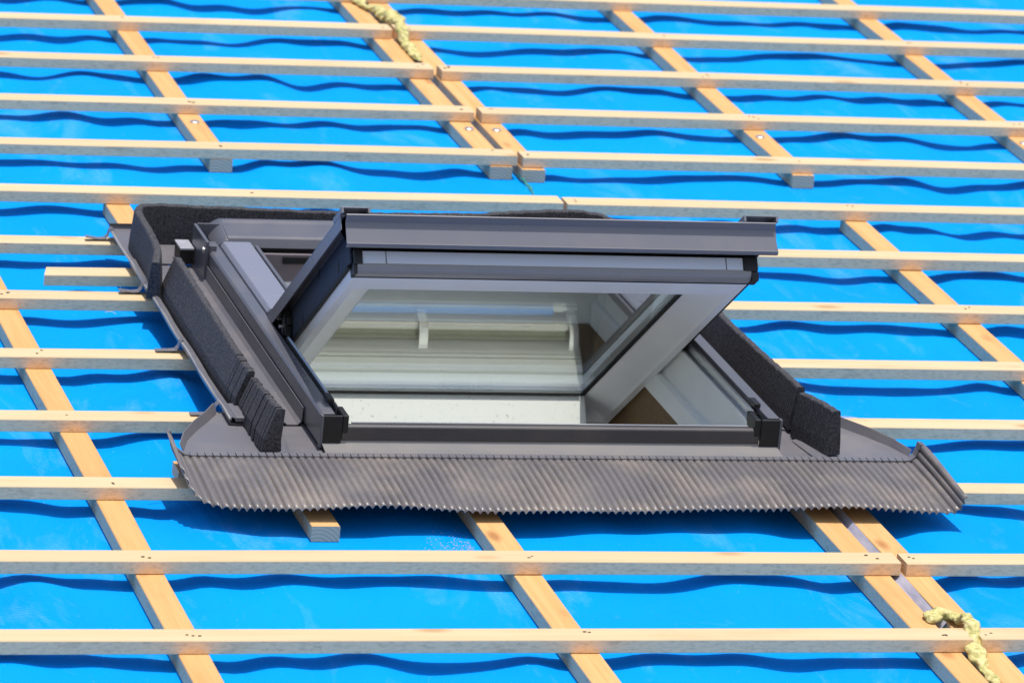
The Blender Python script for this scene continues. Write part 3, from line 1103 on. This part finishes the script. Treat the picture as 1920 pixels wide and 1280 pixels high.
# front cladding strip (lower edge of sash) with its overhanging lip
fc_ = [(2.848, -1.5425), (2.853, -1.5415), (2.8565, -1.5385), (2.8545, -1.5365), (2.8535, -1.5005), (2.8660, -1.4925), (2.8650, -1.4905), (2.80, -1.4885)]
P_ = [Vector(p) for p in fc_]
rg = []
for u in (-.3715, .3665):
    off = []
    for i in range(len(P_)):
        dd = (P_[min(i + 1, len(P_) - 1)] - P_[max(i - 1, 0)]).normalized()
        off.append(P_[i] + Vector((-dd.y, dd.x)) * .0013)
    rg.append([SH(u + (.004 if u > 0 else 0) * (-1.5 - p.y) * 20, p.x, p.y) for p in P_ + off[::-1]])
sobj('front_cladding', MB().sweep(rg), 'clad')
for u0, u1 in ((-.379, -.330), (.312, .372)):
    cc = MB().box(u0, u1, 2.802, 2.862, -1.4795, -1.4775, T=SH).box(u0, u0 + .004, 2.802, 2.862, -1.488, -1.478, T=SH).box(u1 - .004, u1, 2.802, 2.862, -1.488, -1.478, T=SH)
    sobj('corner_clip', cc, 'clad', bevel=.0005)
# two strips below it, black end blocks and groove
sobj('front_strip', sbox(-.338, .318, 2.797, 2.8205, -1.5605, -1.5385), 'clad2', bevel=.0012)
sobj('strip_joint', sbox(-.2985, -.2975, 2.8206, 2.8212, -1.5600, -1.5390).box(.2875, .2885, 2.8206, 2.8212, -1.5600, -1.5390, T=SH), 'gasket')
low = [(2.800, -1.5612), (2.8215, -1.5612), (2.8205, -1.567), (2.817, -1.572), (2.811, -1.5755), (2.800, -1.5765)]
sobj('lower_strip', MB().sweep([[SH(u, a, w_) for a, w_ in low] for u in (-.347, .331)]), 'silver', smooth=False)
sobj('groove_seal', sbox(-.350, .341, 2.7885, 2.7995, -1.575, -1.515), 'gasket')
for u0, u1 in ((-.3525, -.3385), (.3185, .3425)):
    sobj('end_block', sbox(u0, u1, 2.795, 2.8235, -1.562, -1.537), 'black', bevel=.001)
for u0, u1 in ((-.3535, -.3475), (.3315, .3435)):
    sobj('end_block', sbox(u0, u1, 2.795, 2.8215, -1.578, -1.5625), 'black', bevel=.001)
# pivot hinges
for sg, x in ((-1, -.3565), (1, .3465)):
    hg = MB()
    hg.sweep([[SH(x + sg * z, 2.335 + .021 * math.cos(k * .5236), -1.528 + .021 * math.sin(k * .5236)) for k in range(12)] for z in (.0, .012)])
    hg.box(*sorted((x, x + sg * .010)), 2.30, 2.40, -1.535, -1.521, T=SH)
    hg.box(*sorted((x + sg * .002, x + sg * .014)), 2.375, 2.392, -1.552, -1.505, T=SH)
    sobj('hinge', hg, 'black', bevel=.001)
    sobj('hinge_spring', MB().tube([SH(x + sg * .011, 2.316 + .004 * k, -1.555 + .002 * k) for k in range(6)], .0042, 8), 'brass', smooth=True)
    sobj('hinge_pin', MB().tube([SH(x + sg * .006, 2.372, -1.530), SH(x + sg * .019, 2.372, -1.530)], .0035, 8), 'zinc')
# ventilation flap and control bar on the inner (upper) end
FA = A0 + .1545
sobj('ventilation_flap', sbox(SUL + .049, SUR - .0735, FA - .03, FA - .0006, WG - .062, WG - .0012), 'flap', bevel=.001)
sobj('gap_shade_backing', sbox(SUL + .049, SUR - .074, FA - .06, FA - .022, WG - .150, WG - .063), 'gap_shade')  # darkened so the gap mirrors as shade in the glass
sobj('bar_shade_band', sbox(SUL + .049, SUR - .074, FA - .0215, FA - .013, WG - .119, WG - .1035), 'green_grey')  # band coloured as shade next to the control bar
sobj('added_blue_strip', sbox(SUL + .049, SUR - .120, FA - .0215, FA - .001, WG - .1560, WG - .1495), 'membrane')  # blue strip added to give a blue streak in the glass reflection
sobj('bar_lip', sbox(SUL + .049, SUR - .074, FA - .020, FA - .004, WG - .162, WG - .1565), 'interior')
p2 = []
for k in range(9):
    f_ = k / 8
    p2.append((FA - .001 - .022 * (f_ ** 2.2), WG - .0645 - .038 * f_))
p2 += [(FA - .030, WG - .1025), (FA - .030, WG - .0645)]
sobj('flap_lower', MB().sweep([[SH(u, a, w_) for a, w_ in p2] for u in (SUL + .049, SUR - .075)]), 'interior')
bp = [(FA - .012, WG - .1185), (FA + .002, WG - .1185), (FA + .0045, WG - .1205), (FA + .0045, WG - .1255), (FA + .001, WG - .1295), (FA - .006, WG - .1340), (FA - .014, WG - .1375), (FA - .020, WG - .1385), (FA - .020, WG - .130)]
sobj('control_bar', MB().sweep([[SH(u, a, w_) for a, w_ in bp] for u in (SUL + .05, SUR - .078)]), 'interior', smooth=False)
for u in (-.245, -.035, .2475):
    br = MB()
    outer = [(FA - .006 + .020 * math.sin(k * math.pi / 8), WG - .078 - .070 * k / 8) for k in range(9)]
    inner = [(a - .006, w_) for a, w_ in outer]
    br.sweep([[SH(uu, a, w_) for a, w_ in outer + inner[::-1]] for uu in (u, u + .016)])
    sobj('bar_bracket', br, 'interior')

# ------------------------------------------------------------------ cured foam, film, splinters
def pu(label, pts, seed, m='pu'):
    """cured bead: knobbly tube through (u, v, n, radius)"""
    rr = random.Random(seed)
    mbp = MB()
    path = []
    for a, b_ in zip(pts, pts[1:]):
        L = (Vector(a[:3]) - Vector(b_[:3])).length
        k_ = max(2, int(L / .003))
        for q in range(k_):
            f_ = q / k_
            f2 = f_ * f_ * (3 - 2 * f_)
            path.append([a[i] + (b_[i] - a[i]) * (f_ if i < 2 else f2) for i in range(4)])
    path.append(list(pts[-1]))
    ph = [rr.uniform(0, 6.28) for _ in range(9)]
    seg = 18
    rg = []
    L = len(path)
    for k, (u, v, n, rad) in enumerate(path):
        p0, p1 = path[max(0, k - 2)], path[min(L - 1, k + 2)]
        d = (Vector(p1[:3]) - Vector(p0[:3])).normalized()
        a = d.cross(Vector((0, 0, 1))).normalized()
        b_ = a.cross(d)
        e = min(1, (k + .35) / 3.5, (L - k - .65) / 3.5)
        e = math.sqrt(max(.02, 1 - (1 - e) ** 2))
        ring = []
        x = k * .003
        for j in range(seg):
            t = 2 * math.pi * j / seg
            m_ = 1 + .20 * math.sin(x * 95 + 2 * t + ph[0]) + .14 * math.sin(x * 190 - 3 * t + ph[1]) + .13 * math.sin(x * 60 + t + ph[2]) + .07 * math.sin(x * 410 + 5 * t + ph[3])
            r_ = rad * .86 * e * m_
            ring.append(Vector((u, v, n)) + a * (math.cos(t) * r_) + b_ * (math.sin(t) * r_ * .62))
        rg.append(ring)
    mbp.sweep(rg)
    o = obj('expanding_foam', mbp, m, smooth=True)
    return tag(o, label, 'expanding foam')
pu('knotted bead of yellow expanding foam between the upper counter batten pair', [(.385, .08, .012, .012), (.396, .04, .012, .020), (.418, -.03, .008, .019), (.416, -.10, .006, .010), (.440, -.16, .010, .016), (.449, -.22, .012, .025), (.454, -.27, .014, .020), (.440, -.335, .027, .012), (.436, -.39, .026, .013), (.433, -.43, .006, .014), (.435, -.50, .004, .015), (.433, -.54, .003, .012), (.432, -.575, .002, .007)], 1)
pu('twisted yellow expanding foam at the lower right corner over the batten joint', [(.416, -4.005, .004, .010), (.421, -3.982, .005, .015), (.436, -3.970, .006, .014), (.450, -3.982, .007, .014), (.457, -4.012, .010, .013), (.456, -4.045, .026, .012), (.450, -4.075, .030, .012), (.445, -4.105, .016, .013), (.440, -4.135, .006, .0155), (.438, -4.165, .0, .014), (.434, -4.195, -.003, .009), (.437, -4.235, -.006, .011), (.434, -4.29, -.010, .009)], 2)
pu('small teal green foam smear in the membrane slit below the upper pair', [(.447, -1.335, -.016, .004), (.444, -1.39, -.019, .0055), (.441, -1.45, -.021, .004), (.438, -1.50, -.021, .0055), (.436, -1.535, -.023, .003)], 3, 'teal')
rg = []
for k in range(15):
    v = -3.44 - k * .04
    tw = .004 * math.sin(k * .9)
    rg.append([(.4232, v, -.015 + tw), (.4315, v, -.010 + tw), (.4398, v, .0015 + tw * .4), (.4400, v, .0007 + tw * .4), (.4318, v, -.011 + tw), (.4232, v, -.016 + tw)])
tag(obj('film_strip', MB().sweep(rg), 'film', smooth=False), 'grey lavender film strip between the lower right counter batten pair', 'film strip')

def splinter(u, v, n, l, ang, lab):
    ca, sa = math.cos(R(ang)), math.sin(R(ang))
    rg = []
    for k in range(5):
        f_ = k / 4
        x, y, z = u + ca * l * f_, v + sa * l * f_, n + .004 * math.sin(f_ * 3)
        q = .0009 * (1 - .7 * f_)
        rg.append([(x - sa * q, y + ca * q, z), (x + sa * q, y - ca * q, z), (x, y, z + q * 1.5)])
    tag(obj('wood_splinter', MB().sweep(rg), 'batten'), lab, 'splinter', 'loose splinters on the roof')
splinter(.56, -3.06, HB + .001, .06, -16, 'thin pale splinter lying on the batten right of the short foam block')
splinter(-.70, -3.375, HB - .015, .045, 20, 'thin pale splinter above the batten left of the apron')
splinter(-.605, -2.455, .004, .022, -35, 'thin pale splinter hanging under the batten below the stub')
splinter(.625, -3.385, HB + .0, .03, 140, 'thin pale splinter behind the batten beside the right apron tip')
# sawdust spilt along the counter batten under the apron
rr = random.Random(9)
sdm = MB()
for k in range(300):
    u = -.215 - abs(rr.gauss(0, .035)); v = -3.60 + rr.gauss(0, .035) + (u + .21) * .2
    n = float(mem_h(np.array([[u]]), np.array([[v]]))[0, 0]) + .0006
    s_ = rr.uniform(.0005, .0012)
    sdm.add([(u, v, n), (u + s_ * 2, v + s_, n), (u + s_, v - s_, n), (u + s_, v, n + s_)], [(0, 2, 1), (0, 1, 3), (1, 2, 3), (2, 0, 3)])
tag(obj('sawdust', sdm, 'batten'), 'pale sawdust spilt on the blue membrane beside the counter batten', 'sawdust', kind='stuff')
